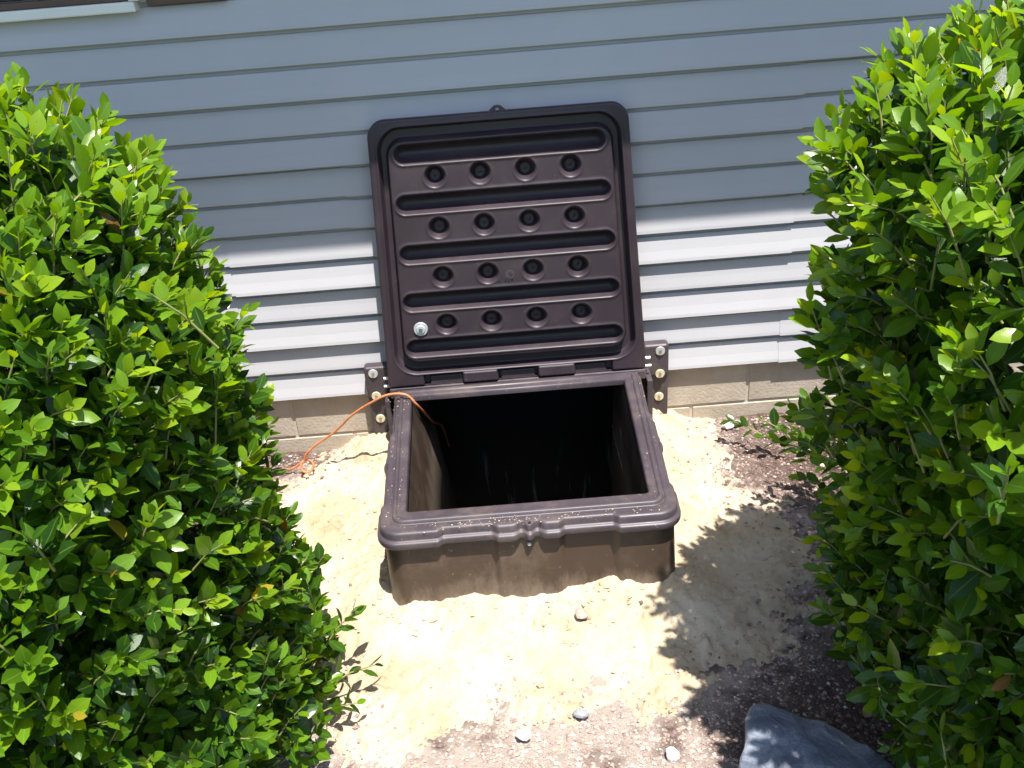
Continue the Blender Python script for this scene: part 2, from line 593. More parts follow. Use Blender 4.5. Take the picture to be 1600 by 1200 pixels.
# strips: in front of the bed, left and right of it, beside and behind the house
lv, LF_ = [], []
for x0_, x1_, y0_, y1_ in ((-R, R, -R, -2.5), (-R, -2.5, -2.5, 0.0), (2.5, R, -2.5, 0.0), (-R, -4.99, 0.0, 8.0), (5.19, R, 0.0, 8.0), (-R, R, 8.0, R)):
    i0 = len(lv)
    lv += [(x0_, y0_, -.25), (x1_, y0_, -.25), (x1_, y1_, -.25), (x0_, y1_, -.25)]
    LF_.append((i0, i0 + 1, i0 + 2, i0 + 3))
lawn = mesh_obj('lawn', lv, LF_, M_LAWN)
lawn['kind'] = 'structure'

# ------------------------------------------------------------------ HOUSE
house = thing('house', 'house wall clad in pale grey lap siding above tan concrete block footing', 'house', (0, 0.1, -0.25))
HINV = Matrix.Translation((0, -0.1, 0.25))


def to_house(o):
    o.parent = house
    o.matrix_parent_inverse = HINV
    return o


E_ROW = 0.1016
P_EVEN, P_ODD = 0.0215, 0.0150
HX0, HX1 = -5.0, 5.2


def siding_board(x0, x1, r, zoff=0.0, yoff=0.0):
    """one course of the lap siding; courses 2k and 2k+1 share their joints"""
    k = r // 2
    prof = []
    for p in ((P_ODD if r % 2 else P_EVEN),):
        z = r * E_ROW
        prof += [(-0.0005 if r % 2 else 0.004, z + .0012), (-p + .002, z), (-p, z + .0018), (-p * .93, z + .012), (-p * .60, z + E_ROW * .40), (-p * .26, z + E_ROW * .78), (-p * .17, z + E_ROW - .0145), (.0030, z + E_ROW - .0124), (.0035, z + E_ROW - .0005)]
    n = max(2, int((x1 - x0) / .25))
    V, F = [], []
    for i in range(n + 1):
        x = x0 + (x1 - x0) * i / n
        w = .0011 * noise.noise(Vector((x * 1.1, k * 3.7, 0)))          # vinyl is never dead straight
        wz = .0014 * noise.noise(Vector((x * .7, k * 2.1, 9)))
        for y, z in prof:
            V.append((x, y + yoff + w, z + zoff + wz))
    m_ = len(prof)
    for i in range(n):
        for j in range(m_ - 1):
            a_ = i * m_ + j
            F.append((a_, a_ + m_, a_ + m_ + 1, a_ + 1))
    # closed ends: returned lip
    for i, s in ((0, 1), (n, -1)):
        base_ = len(V)
        for j in range(m_):
            v = V[i * m_ + j]
            V.append((v[0], .006, v[2]))
        for j in range(m_ - 1):
            q = (i * m_ + j, i * m_ + j + 1, base_ + j + 1, base_ + j)
            F.append(q if s > 0 else q[::-1])
    return to_house(mesh_obj('siding_board', V, F, M_SIDING))


SEAMS = {0: [.933, 2.8], 1: [-.887, 2.8], 2: [-.881, .932], 3: [-.470, 3.2], 4: [-2.5, .935], 5: [-1.9, 1.8], 6: [-2.7, 1.4], 7: [-1.2, 2.4], 8: [-2.2, 1.2], 9: [0.4]}
for k in range(10):
    xs = [HX0] + SEAMS[k] + [HX1]
    for j in range(len(xs) - 1):
        lap = 0.018 if j > 0 else 0.0
        for r in (2 * k, 2 * k + 1):
            siding_board(xs[j] - lap, xs[j + 1], r, zoff=(0.0, -.0030)[j % 2], yoff=(0.0, -.0018)[j % 2] if j else 0.0)

# sheathing behind the siding (split so that the crawl space opening stays free below)
to_house(bm_obj('wall_sheathing', box_bm(HX0, HX1, .008, .10, .004, 2.55), M_DARK))
# concrete blocks, 16 by 8 inch face, running bond, with a raked bed joint
OPEN = (-.365, .375, -.90, -.035)
mort_bm = bmesh.new()
blk = {}


def block(x0, x1, z0, z1):
    key = (round(x1 - x0, 3), round(z1 - z0, 3))
    jit = random.uniform(-.0012, .0012)
    if key not in blk:
        o = bm_obj('concrete_block', box_bm(-(x1 - x0) / 2, (x1 - x0) / 2, 0, .19, -(z1 - z0) / 2, (z1 - z0) / 2, .003, 1), M_BLOCK)
        blk[key] = o
    else:
        o = blk[key].copy()
        COL.objects.link(o)
    o.location = ((x0 + x1) / 2, .005 + jit, (z0 + z1) / 2)
    to_house(o)


BL, JT = .4064, .010
for course, (zt, off) in enumerate(((.030, .820), (-.173, .6195), (-.376, .820))):
    z1_, z0_ = zt, zt - .193
    k0 = int(math.floor((HX0 - off) / BL))
    for k in range(k0, k0 + 27):
        x0, x1 = off + k * BL + JT / 2, off + (k + 1) * BL - JT / 2
        if x1 < -2.3 or x0 > 2.6:
            continue
        segs = [(x0, x1)]
        if z0_ < OPEN[3]:
            segs = []
            if x0 < OPEN[0]:
                segs.append((x0, min(x1, OPEN[0])))
            if x1 > OPEN[1]:
                segs.append((max(x0, OPEN[1]), x1))
        for s0, s1 in segs:
            if s1 - s0 > .03:
                block(s0, s1, z0_, z1_)
# mortar wall set 4 mm behind the block faces, as four boxes around the opening
mb = bmesh.new()
for args in ((HX0, OPEN[0], .0095, .19, -.9, .003), (OPEN[1], HX1, .0095, .19, -.9, .003), (OPEN[0], OPEN[1], .0095, .19, OPEN[3], .003)):
    t_ = box_bm(*args)
    me_ = bpy.data.meshes.new('tmp')
    t_.to_mesh(me_)
    t_.free()
    mb.from_mesh(me_)
    bpy.data.meshes.remove(me_)
to_house(bm_obj('mortar', mb, M_MORTAR))
# crawl space room behind the opening
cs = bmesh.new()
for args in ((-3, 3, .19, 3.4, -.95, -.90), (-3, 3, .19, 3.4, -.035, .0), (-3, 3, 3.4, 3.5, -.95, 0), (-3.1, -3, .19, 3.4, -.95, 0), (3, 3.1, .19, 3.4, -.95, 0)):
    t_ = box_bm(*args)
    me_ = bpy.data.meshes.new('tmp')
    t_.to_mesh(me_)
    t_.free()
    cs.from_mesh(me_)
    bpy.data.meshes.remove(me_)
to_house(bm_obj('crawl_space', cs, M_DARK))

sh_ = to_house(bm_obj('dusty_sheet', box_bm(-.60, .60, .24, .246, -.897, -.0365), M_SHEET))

# window at the upper left, brown shutter beside it, eave above
to_house(bm_obj('window_frame', box_bm(-2.2, -.985, -.046, .01, 1.297, 1.325, .004), M_WHITE))
win = to_house(bm_obj('window', box_bm(-2.16, -1.01, -.012, .01, 1.3255, 2.2), M_GLASS))
for i in range(2):
    fr = bm_obj('sash_rail', box_bm(-2.19, -1.0, -.036 + .012 * i, -.0125, 1.3255 + i * .022, 1.345 + i * .022, .003), M_SCREEN if i else M_SHUTTER)
    fr.parent = win
fr = bm_obj('insect_screen', box_bm(-2.16, -1.012, -.020, -.0135, 1.37, 2.2), M_SCREEN)
fr.parent = win
to_house(bm_obj('window_jamb', box_bm(-.998, -.968, -.050, .01, 1.3255, 2.2, .003), M_WHITE))
sh = to_house(bm_obj('shutter', box_bm(-.955, -.735, -.030, -.004, 1.307, 2.2, .003), M_SHUTTER))
for i in range(9):
    sl = bm_obj('shutter_slat', box_bm(-.93, -.76, -.036, -.0305, 1.37 + i * .035, 1.395 + i * .035, .002), M_SHUTTER)
    sl.parent = sh
EY = -.445
EZ = .546 + 3.4 * (-EY - .012)
to_house(bm_obj('soffit', box_bm(HX0 - .3, HX1 + .3, EY, .10, EZ + .012, EZ + .03), M_WHITE))
to_house(bm_obj('fascia', box_bm(HX0 - .3, HX1 + .3, EY - .0, EY + .02, EZ, EZ + .0118), M_WHITE))
rv = [(HX0 - .3, EY, EZ + .032), (HX1 + .3, EY, EZ + .032), (HX1 + .3, 4, EZ + 2.0), (HX0 - .3, 4, EZ + 2.0), (HX1 + .3, 8.4, EZ + .032), (HX0 - .3, 8.4, EZ + .032)]
to_house(mesh_obj('roof', rv, [(0, 1, 2, 3), (3, 2, 4, 5), (1, 4, 2), (0, 3, 5)], M_ROOF))
to_house(bm_obj('rear_wall', box_bm(HX0, HX1, 7.9, 8.0, -.25, EZ), M_SIDING))
to_house(bm_obj('end_wall', box_bm(HX0, HX0 + .1, .11, 7.88, -.25, EZ), M_SIDING))
to_house(bm_obj('end_wall', box_bm(HX1 - .1, HX1, .11, 7.88, -.25, EZ), M_SIDING))

# ------------------------------------------------------------------ ACCESS WELL
well = thing('access_well', 'brown plastic crawl space access well with its lid propped open against siding', 'access well', (0, -.55, -.25))
WINV = Matrix.Translation((0, .55, .25))


def to_well(o):
    o.parent = well
    o.matrix_parent_inverse = WINV
    return o


WB, WF, YB, YF, ZR = .428, .396, -.17, -.962, .0985
HWN = .41


def hw(y):
    return WB + (WF - WB) * (YB - y) / (YB - YF)


def pl(x, tab):
    xs, ys = zip(*tab)
    return float(np.interp(x, xs, ys))


FRONT_N = [(0, 0), (.198, 0), (.216, -1), (.378, -1), (.396, 0), (.444, 0), (.456, -.25), (.472, -1.15), (.484, -.75), (.493, .0), (.5, .15), (.507, .0), (.516, -.75), (.528, -1.15), (.545, -.25), (.556, 0), (.598, 0), (.616, -1), (.778, -1), (.796, 0), (1, 0)]
BODY_N = [(0, 0), (.198, 0), (.216, -1), (.378, -1), (.396, 0), (.598, 0), (.616, -1), (.778, -1), (.796, 0), (1, 0)]
SIDE_N = [(0, -1.5), (.34, -1.5), (.37, -.6), (.50, -.6), (.52, -.1), (.55, -.1), (.57, -.6), (.80, -.6), (.83, .3), (1, .3)]


def ring(d, z, amp, rad=.055, yscale=1.42, nose=1.0, front_n=None):
    """rounded trapezoid outline of the well inset by d, starting at the back left, going front, back right"""
    pts = []
    y0, y1 = YB - d * .78, YF + d * yscale
    r = max(rad - d * .55, .012)
    A = .0125
    nS, nC, nF = 90, 10, 200

    def P(xn, y, ox, oy):
        return (xn * hw(y) / HWN + ox, y + oy, z)
    h = HWN - d
    for i in range(nS):                    # left side from back to front
        t = i / nS
        y = y0 + (y1 + r - y0) * t
        s = (YB - y) / (YB - YF)
        pts.append(P(-h, y, -A * amp * pl(s, SIDE_N) * nose, 0))
    for i in range(nC):
        a = math.pi / 2 * i / nC
        e = A * amp * .3 * (1 - i / nC)
        pts.append(P(-h + r - r * math.cos(a), y1 + r - r * math.sin(a), -e, 0))
    for i in range(nF + 1):
        t = i / nF
        xn = -h + r + 2 * (h - r) * t
        s = (xn + HWN) / (2 * HWN)
        pts.append(P(xn, y1, 0, -A * amp * pl(s, front_n or FRONT_N)))
    for i in range(1, nC + 1):
        a = math.pi / 2 * i / nC
        e = A * amp * .3 * (i / nC)
        pts.append(P(h - r + r * math.sin(a), y1 + r - r * math.cos(a), e, 0))
    for i in range(1, nS + 1):
        t = i / nS
        y = y1 + r + (y0 - y1 - r) * t
        s = (YB - y) / (YB - YF)
        pts.append(P(h, y, A * amp * pl(s, SIDE_N) * nose, 0))
    return pts


def sweep(rings, closed, name, m, extend=None):
    V, F = [], []
    n = None
    for rg in rings:
        if extend is not None:
            rg = [(rg[0][0] + extend[0], extend[1], rg[0][2])] + rg + [(rg[-1][0] - extend[0], extend[1], rg[-1][2])]
        n = len(rg)
        V += rg
    for j in range(len(rings) - 1):
        for i in range(n if closed else n - 1):
            k = (i + 1) % n
            F.append((j * n + i, j * n + k, (j + 1) * n + k, (j + 1) * n + i))
    return to_well(mesh_obj(name, V, F, m, smooth=True))


Z = ZR
rim_prof = [(.024, -.048, .8), (.006, -.047, 1), (.001, -.044, 1), (0, -.040, 1), (0, -.0285, 1), (.0015, -.0255, 1), (.005, -.024, 1),
            (.0075, -.0225, 1), (.0082, -.020, 1), (.0085, -.0065, 1), (.0105, -.002, .97), (.0145, 0, .85), (.020, 0.0002, .5), (.030, 0.0002, .1), (.0335, 0, 0),
            (.0350, -.0035, 0), (.0375, -.0040, 0), (.0388, -.001, 0), (.0398, .0045, 0), (.0420, .0065, 0), (.0475, .0065, 0), (.0495, .0045, 0), (.0505, .002, 0),
            (.053, .0012, 0), (.066, .0012, 0), (.0705, .0002, 0), (.0725, -.003, 0), (.0735, -.008, 0), (.0745, -.020, 0)]
RIM = sweep([ring(d, Z + dz, a_) for d, dz, a_ in [(q[0] * (1 + .8 * max(0, q[0] - .02)), q[1], q[2]) for q in rim_prof]], True, 'rim', M_RIM)
# body: outer and inner skins, open at the back where it meets the footing
body_prof = [(.020, -.040, 1.0), (.0150, -.060, .95), (.0125, -.15, .95), (.010, -.23, .9), (.007, -.262, .9), (.000, -.285, .5), (-.002, -.34, .4), (-.002, -.75, .3),
             (.100, -.75, 0), (.086, -.2, 0), (.0800, -.018, 0)]


def lean(rg, d, dz):
    """the inner left wall leans into the pit"""
    if d < .07:
        return rg
    k_ = .075 * min(1, max(0, -dz - .018) / .6)
    return [(x + k_ * max(0, min(1, -x / .2)), y, z_) for x, y, z_ in rg]


BODY = sweep([lean(ring(d, Z + dz, a_, rad=.06, front_n=BODY_N), d, dz) for d, dz, a_ in body_prof], False, 'well_body', M_BODY, extend=(0.0, -.004))
# ledge behind the rim under the hinge
to_well(bm_obj('hinge_ledge', box_bm(-.424, .428, -.172, -.006, .058, .0945, .006), M_RIM))
fl = bmesh.new()
bmesh.ops.create_grid(fl, x_segments=2, y_segments=2, size=.5)
for v in fl.verts:
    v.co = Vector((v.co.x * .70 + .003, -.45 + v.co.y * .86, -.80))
to_well(bm_obj('well_floor', fl, M_DARK))  # floor coloured near-black to stand in for shade in the pit
# little bolt under the latch notch
bb = bmesh.new()
bmesh.ops.create_uvsphere(bb, u_segments=12, v_segments=8, radius=.006)
to_well(bm_obj('latch_bolt', bb, M_KNOB, smooth=True, loc=(-.003, YF + .012, .034)))
bb = bmesh.new()
bmesh.ops.create_cone(bb, segments=14, radius1=.0042, radius2=.0042, depth=.003, cap_ends=True)
to_well(bm_obj('latch_hole', bb, M_MARK, loc=(.001, YF + .006 + .012, ZR + .0)))

# --- wall brackets, one each side
for s in (-1, 1):
    cx = .003 + s * .486
    x_in, x_out = (.003 + s * .432, .003 + s * .521)
    xa, xb = min(x_in, x_out), max(x_in, x_out)
    br_ = to_well(bm_obj('wall_bracket', box_bm(xa, xb, -.052, -.0225, -.34, .004, .005), M_RIM))
    up_ = bm_obj('bracket_cap', box_bm(xa, xb, -.066, -.0225, .0045, .128, .011, 3), M_RIM)
    up_.parent = br_
    sd_ = bm_obj('bracket_web', box_bm(min(x_in, x_in + s * .020), max(x_in, x_in + s * .020), -.150, -.0525, -.34, .040, .004), M_RIM)
    sd_.parent = br_
    for j, (zc, yf) in enumerate(((.104, -.066), (.016, -.066), (-.083, -.052))):
        w_ = bmesh.new()
        bmesh.ops.create_cone(w_, segments=20, radius1=.0168, radius2=.0155, depth=.0035, cap_ends=True)
        bmesh.ops.rotate(w_, verts=w_.verts, matrix=Matrix.Rotation(math.pi / 2, 3, 'X'))
        wo = bm_obj('washer', w_, M_WASHER if j else M_KNOB, loc=(cx + s * .004 + random.uniform(-.002, .002), yf - .0022, zc))
        wo.parent = br_
        w_ = bmesh.new()
        bmesh.ops.create_cone(w_, segments=6, radius1=.0058, radius2=.0050, depth=.006, cap_ends=True)
        bmesh.ops.rotate(w_, verts=w_.verts, matrix=Matrix.Rotation(math.pi / 2, 3, 'X'))
        wo2 = bm_obj('screw_head', w_, M_SCREW, loc=(wo.location.x, yf - .0058, zc))
        wo2.parent = br_
    # hinge bolts in the gap beside the lid
    for zc in (.066, .090):
        w_ = bmesh.new()
        bmesh.ops.create_cone(w_, segments=10, radius1=.005, radius2=.005, depth=.030, cap_ends=True)
        bmesh.ops.rotate(w_, verts=w_.verts, matrix=Matrix.Rotation(math.pi / 2, 3, 'Y'))
        wo = bm_obj('hinge_bolt', w_, M_KNOB, loc=(.003 + s * .436, -.10 - (.09 - zc) * .5, zc + .01))
        wo.parent = br_

# --- lid: height-field moulding
LH = .858
v_dir = Vector((0, .09, .852)).normalized()
n_dir = Vector((0, -.852, .09)).normalized()
L0 = Vector((.0019, -.17, .0984))


def lidw(v):
    return .8561 + (.7759 - .8561) * v / LH


NOM = .815


def rr_sdf(x, v, hx, v0, v1, r):
    cxx, cvv = np.abs(x) - (hx - r), np.abs(v - (v0 + v1) / 2) - ((v1 - v0) / 2 - r)
    return np.hypot(np.maximum(cxx, 0), np.maximum(cvv, 0)) + np.minimum(np.maximum(cxx, cvv), 0) - r


SLOTS = [(.7545, .325), (.6035, .331), (.4465, .333), (.290, .335), (.1340, .336)]
DROWS = [.6832, .5252, .3678, .2100]
DX = [-.2075, -.0665, .0748, .2155]


def lid_depth(x, v):
    h = np.zeros(x.shape)
    ch_o = rr_sdf(x, v, .377, .046, .832, .070)
    ch_i = rr_sdf(x, v, .3515, .083, .797, .050)
    h -= .032 * sstep(.0045, -.0065, ch_o) * sstep(-.0065, .0045, ch_i)
    h += .004 * sstep(.002, -.006, ch_i)
    h += .0022 * np.exp(-((ch_o - .004) / .005) ** 2)
    for vc, hl in SLOTS:
        hh = .0255
        sd = np.hypot(np.maximum(np.abs(x) - (hl - hh), 0), v - vc) - hh
        h -= .040 * (.6 * sstep(.007, -.009, sd) + .4 * sstep(.004, -.024, sd))
        h += .0026 * np.exp(-((sd - .007) / .005) ** 2)
    for vc in DROWS:
        for xc in DX:
            rr_ = np.hypot(x - xc, v - vc)
            h -= .036 * sstep(.035, .0145, rr_)
            h += .0012 * np.exp(-((rr_ - .037) / .0035) ** 2)
            h += .0016 * sstep(.0055, .003, rr_)
    # hinge recesses in the lower flange
    for u0, u1 in ((-.359, -.212), (-.071, .080), (.227, .369)):
        inx = sstep(u0 * NOM - .002, u0 * NOM + .002, x) * sstep(u1 * NOM + .002, u1 * NOM - .002, x)
        h -= .020 * inx * sstep(.0395, .0355, v)
    for u0, u1 in ((-.212, -.071), (.080, .227)):
        inx = sstep(u0 * NOM + .001, u0 * NOM + .007, x) * sstep(u1 * NOM - .001, u1 * NOM - .007, x)
        h += .006 * inx * sstep(.040, .034, v)
    h += .0012 * np.sin(x * 7 + 1) * np.sin(v * 6)            # moulded plastic sags a little
    out = rr_sdf(x, v, NOM / 2, 0, LH, .052)
    top = v > LH / 2
    out = np.where(top, out, rr_sdf(x, v, NOM / 2, 0, LH, .012))
    e = np.clip((out + .007) / .007, 0, 1)
    h -= .007 * (1 - np.sqrt(np.maximum(1 - e * e, 0)))
    return h


def clamp_outline(x, v):
    hx = NOM / 2
    X, Vv = x.copy(), v.copy()
    for top in (True, False):
        r = .052 if top else .012
        vc = LH - r if top else r
        sel = (np.abs(x) > hx - r) & ((v > vc) if top else (v < vc))
        dx, dv = np.abs(x) - (hx - r), v - vc
        ln = np.hypot(dx, dv)
        k = np.where(ln > r, r / np.maximum(ln, 1e-9), 1)
        X = np.where(sel, np.sign(x) * (hx - r + dx * k), X)
        Vv = np.where(sel, vc + dv * k, Vv)
    return X, Vv


def lid_world(x, v, h):
    w = lidw(v) / NOM
    base_ = np.array(L0)[None, :] + (x * w)[:, None] * np.array([1, 0, 0])[None, :] + v[:, None] * np.array(v_dir)[None, :] + h[:, None] * np.array(n_dir)[None, :]
    return base_


NX, NV = 330, 348
gx, gv = np.meshgrid(np.linspace(-NOM / 2, NOM / 2, NX), np.linspace(0, LH, NV))
cx_, cv_ = clamp_outline(gx.ravel(), gv.ravel())
front = lid_world(cx_, cv_, lid_depth(cx_, cv_))
idx = np.arange(NX * NV).reshape(NV, NX)
F = np.stack([idx[:-1, :-1], idx[:-1, 1:], idx[1:, 1:], idx[1:, :-1]], -1).reshape(-1, 4)
LID = to_well(np_mesh('lid', front, F, M_LID))
# back shell: skirt plus shallow dome
loop = list(idx[0, :]) + list(idx[1:, -1]) + list(idx[-1, -2::-1]) + list(idx[-2:0:-1, 0])
lx, lv_ = cx_[loop], cv_[loop]
rings_ = []
ctr = (0.0, LH / 2)
for f_, hh in ((1.0, -.007), (1.0, -.026), (.985, -.030), (.95, -.034), (.91, -.052), (.80, -.054), (.4, -.055), (.02, -.055)):
    rings_.append(lid_world(ctr[0] + (lx - ctr[0]) * f_, ctr[1] + (lv_ - ctr[1]) * f_, np.full(len(loop), hh)))
V = np.concatenate(rings_)
n = len(loop)
F = []
for j in range(len(rings_) - 1):
    i = np.arange(n)
    k = (i + 1) % n
    F.append(np.stack([j * n + i, (j + 1) * n + i, (j + 1) * n + k, j * n + k], -1))
sk = np_mesh('lid_shell', V, np.concatenate(F), M_LID)
sk.parent = LID
sk.matrix_parent_inverse = Matrix.Identity(4)


def lp(x, v, h):
    return Vector(lid_world(np.array([x]), np.array([v]), np.array([h]))[0])


LROT = Matrix((Vector((1, 0, 0)), v_dir, n_dir)).transposed().to_4x4()
# lift tab with a hole at the top edge
tabv = []
prof_t = [(-.034, -.004), (-.026, .001), (-.017, .010), (-.010, .0155), (0, .0175), (.010, .0155), (.017, .010), (.026, .001), (.034, -.004)]
hole = [(.0055 * math.cos(a_), .005 + .0055 * math.sin(a_)) for a_ in [math.pi + math.pi * 2 * i / 16 * -1 for i in range(16)]]
tb = bmesh.new()
outer = [(x, v) for x, v in prof_t]
ov = [tb.verts.new((x, v, 0)) for x, v in outer]
hv = [tb.verts.new((x, v, 0)) for x, v in hole]
oe = [tb.edges.new((ov[i], ov[(i + 1) % len(ov)])) for i in range(len(ov))]
he = [tb.edges.new((hv[i], hv[(i + 1) % 16])) for i in range(16)]
bmesh.ops.triangle_fill(tb, edges=oe + he, use_beauty=True)
ex = bmesh.ops.extrude_face_region(tb, geom=tb.faces[:])
bmesh.ops.translate(tb, verts=[g for g in ex['geom'] if isinstance(g, bmesh.types.BMVert)], vec=(0, 0, -.016))
bmesh.ops.recalc_face_normals(tb, faces=tb.faces[:])
t_ = bm_obj('lift_tab', tb, M_LID)
t_.matrix_world = Matrix.Translation(lp(.002, LH - .001, -.004)) @ LROT
t_.parent = LID
# round latch knob, lower left
kb = bmesh.new()
for r1_, r2_, dp, z_ in ((.0235, .0215, .005, .0025), (.0150, .0125, .005, .0074)):
    res = bmesh.ops.create_cone(kb, segments=24, radius1=r1_, radius2=r2_, depth=dp, cap_ends=True)
    bmesh.ops.translate(kb, verts=res['verts'], vec=(0, 0, z_))
kc = bmesh.new()
bmesh.ops.create_cone(kc, segments=6, radius1=.0075, radius2=.0065, depth=.004, cap_ends=True)
kc_o = bm_obj('knob_bolt', kc, M_SCREW)
kc_o.matrix_world = Matrix.Translation(lp(-.290, .2005, .0155)) @ LROT
kc_o.parent = LID
kb_o = bm_obj('latch_knob', kb, M_KNOB)
kb_o.matrix_world = Matrix.Translation(lp(-.290, .2005, .004)) @ LROT
kb_o.parent = LID
# moulded recycling ring and scuffed patch between the dimples
mk = bmesh.new()
for rad_, wdt in ((.0135, .0012), (.0085, .0012)):
    vo, vi = [], []
    for i in range(28):
        a_ = 2 * math.pi * i / 28
        vo.append(mk.verts.new((rad_ * math.cos(a_), rad_ * math.sin(a_), .0008)))
        vi.append(mk.verts.new(((rad_ - wdt) * math.cos(a_), (rad_ - wdt) * math.sin(a_), .0008)))
    for i in range(27 if rad_ > .01 else 20):
        k = (i + 1) % 28
        mk.faces.new((vo[i], vo[k], vi[k], vi[i]))
mk_o = bm_obj('moulded_mark', mk, M_SCUFF)
mk_o.matrix_world = Matrix.Translation(lp(.002, .361, .0056)) @ LROT
mk_o.parent = LID
sf = bmesh.new()
for i in range(9):
    x, y = random.gauss(-.012, .012), random.gauss(-.016, .006)
    r_ = random.uniform(.0016, .0048)
    vs = [sf.verts.new((x + r_ * 1.5 * math.cos(a_) * random.uniform(.6, 1), y + r_ * math.sin(a_) * random.uniform(.6, 1), .0008)) for a_ in [2 * math.pi * q / 7 for q in range(7)]]
    sf.faces.new(vs)
sf_o = bm_obj('scuff_mark', sf, M_MARK)
sf_o.matrix_world = Matrix.Translation(lp(.002, .361, .0056)) @ LROT
sf_o.parent = LID
# hinge knuckles of the base standing in the lid's recesses
for u0, u1 in ((-.359, -.212), (-.071, .080), (.227, .369)):
    xa, xb = u0 * NOM + .004, u1 * NOM - .004
    kn = bm_obj('hinge_knuckle', box_bm(xa, xb, -.006, .0300, -.028, -.0105, .005, 3), M_HINGE)
    kn.matrix_world = Matrix.Translation(Vector((L0.x, L0.y, L0.z))) @ LROT
    kn.parent = well
    kn.matrix_parent_inverse = WINV

# sand grains spilt along the rim
def specks(name, n, fpos, smin, smax, m, tints, flat=.7):
    Vt, Ft, Tt = [], [], []
    base_v = np.array([(1, 0, 0), (-1, 0, 0), (0, 1, 0), (0, -1, 0), (0, 0, 1), (0, 0, -1)], float)
    base_f = np.array([(0, 2, 4), (2, 1, 4), (1, 3, 4), (3, 0, 4), (2, 0, 5), (1, 2, 5), (3, 1, 5), (0, 3, 5)])
    c = 0
    for i in range(n):
        p = fpos()
        if p is None:
            continue
        s = smin + (smax - smin) * random.random() ** 2.2
        v = base_v * (s * RNG.uniform(.7, 1.2, (6, 1))) * np.array([1, 1, flat])
        a_ = random.uniform(0, 6.28)
        Rz = np.array([(math.cos(a_), -math.sin(a_), 0), (math.sin(a_), math.cos(a_), 0), (0, 0, 1)])
        v = v @ Rz.T + np.array(p[:3])
        Vt.append(v)
        Ft.append(base_f + c)
        c += 6
        Tt.append(np.repeat(np.array([tints(p)]), 6, 0))
    o = np_mesh(name, np.concatenate(Vt), np.concatenate(Ft), m, smooth=False)
    at = o.data.color_attributes.new('tint', 'FLOAT_COLOR', 'POINT')
    at.data.foreach_set('color', np.concatenate([np.concatenate(Tt), np.ones((c, 1))], 1).astype(np.float32).ravel())
    return o


def rim_grain():
    q = random.random()
    if q < .45:
        x = random.gauss(-.05, .10) if random.random() < .5 else random.uniform(-.36, .36)
        return (x, YF + .035 + random.gauss(0, .010), ZR + .0008)
    if q < .75:
        y = random.uniform(-.88, -.25)
        return (-(hw(y) - random.uniform(.022, .066)), y, ZR + .0018)
    if q < .9:
        y = random.uniform(-.88, -.25)
        return (hw(y) - random.uniform(.022, .066), y, ZR + .0018)
    return (random.gauss(-.37, .02), random.gauss(-.25, .02), ZR + .002)


sg = specks('sand_grains', 300, rim_grain, .0007, .0025, M_PEBBLE, lambda p: (.50, .40, .28))
sg['kind'] = 'stuff'

# ------------------------------------------------------------------ ORANGE CORD
loop_c = Vector((-.748, -.160, -.196))
pts = [(-1.02, -.20, -.215), (-.93, -.17, -.212), (-.86, -.145, -.208), (-.80, -.142, -.203)]
for i in range(0, 15):
    a_ = math.radians(125 - 27 * i)
    pts.append((loop_c.x + .022 * math.cos(a_), loop_c.y + .012 * math.sin(a_) - .0004 * i, loop_c.z + .010 + .018 * math.sin(a_)))
pts += [(-.745, -.155, -.142), (-.70, -.165, -.100), (-.62, -.188, -.035), (-.54, -.220, .045), (-.46, -.245, .102), (-.425, -.249, .118), (-.385, -.250, .122),
        (-.355, -.252, .113), (-.333, -.258, .085), (-.322, -.235, .050), (-.312, -.19, .0), (-.303, -.13, -.06), (-.296, -.04, -.13), (-.29, .12, -.25), (-.28, .4, -.6), (-.25, .8, -.88)]
v_, f_ = tube([p + Vector((noise.noise(p * 14) * .002, noise.noise(p * 14 + Vector((5, 0, 0))) * .002, noise.noise(p * 14 + Vector((9, 0, 0))) * .002)) for p in catmull(pts, 6)], .0041, 8)
tag(mesh_obj('extension_cord', v_, f_, M_CORD, smooth=True), 'thin orange cord looped on the sand and running over the rim into the well', 'cord')

# ------------------------------------------------------------------ ROCKS
def rock(name, loc, size, m, label, cat='stone', seed=0, sub=2, rough=.25, group=None, rot=0):
    bm = bmesh.new()
    bmesh.ops.create_icosphere(bm, subdivisions=sub, radius=1)
    # chisel the ball with random planes so that it has facets
    r_ = random.Random(seed)
    planes = [(Vector((r_.gauss(0, 1), r_.gauss(0, 1), r_.gauss(0, 1))).normalized(), r_.uniform(.62, .88)) for _ in range(9)]
    for v in bm.verts:
        for nn, dd in planes:
            k = v.co.dot(nn) - dd
            if k > 0:
                v.co -= nn * k * .96
        v.co += v.co.normalized() * rough * .22 * noise.noise(v.co * 2.3 + Vector((seed, 0, 0)))
        v.co = Vector((v.co.x * size[0], v.co.y * size[1], v.co.z * size[2]))
    bmesh.ops.rotate(bm, verts=bm.verts, matrix=Matrix.Rotation(rot, 3, 'Z'))
    o = bm_obj(name, bm, m, loc=loc)
    return tag(o, label, cat, group)


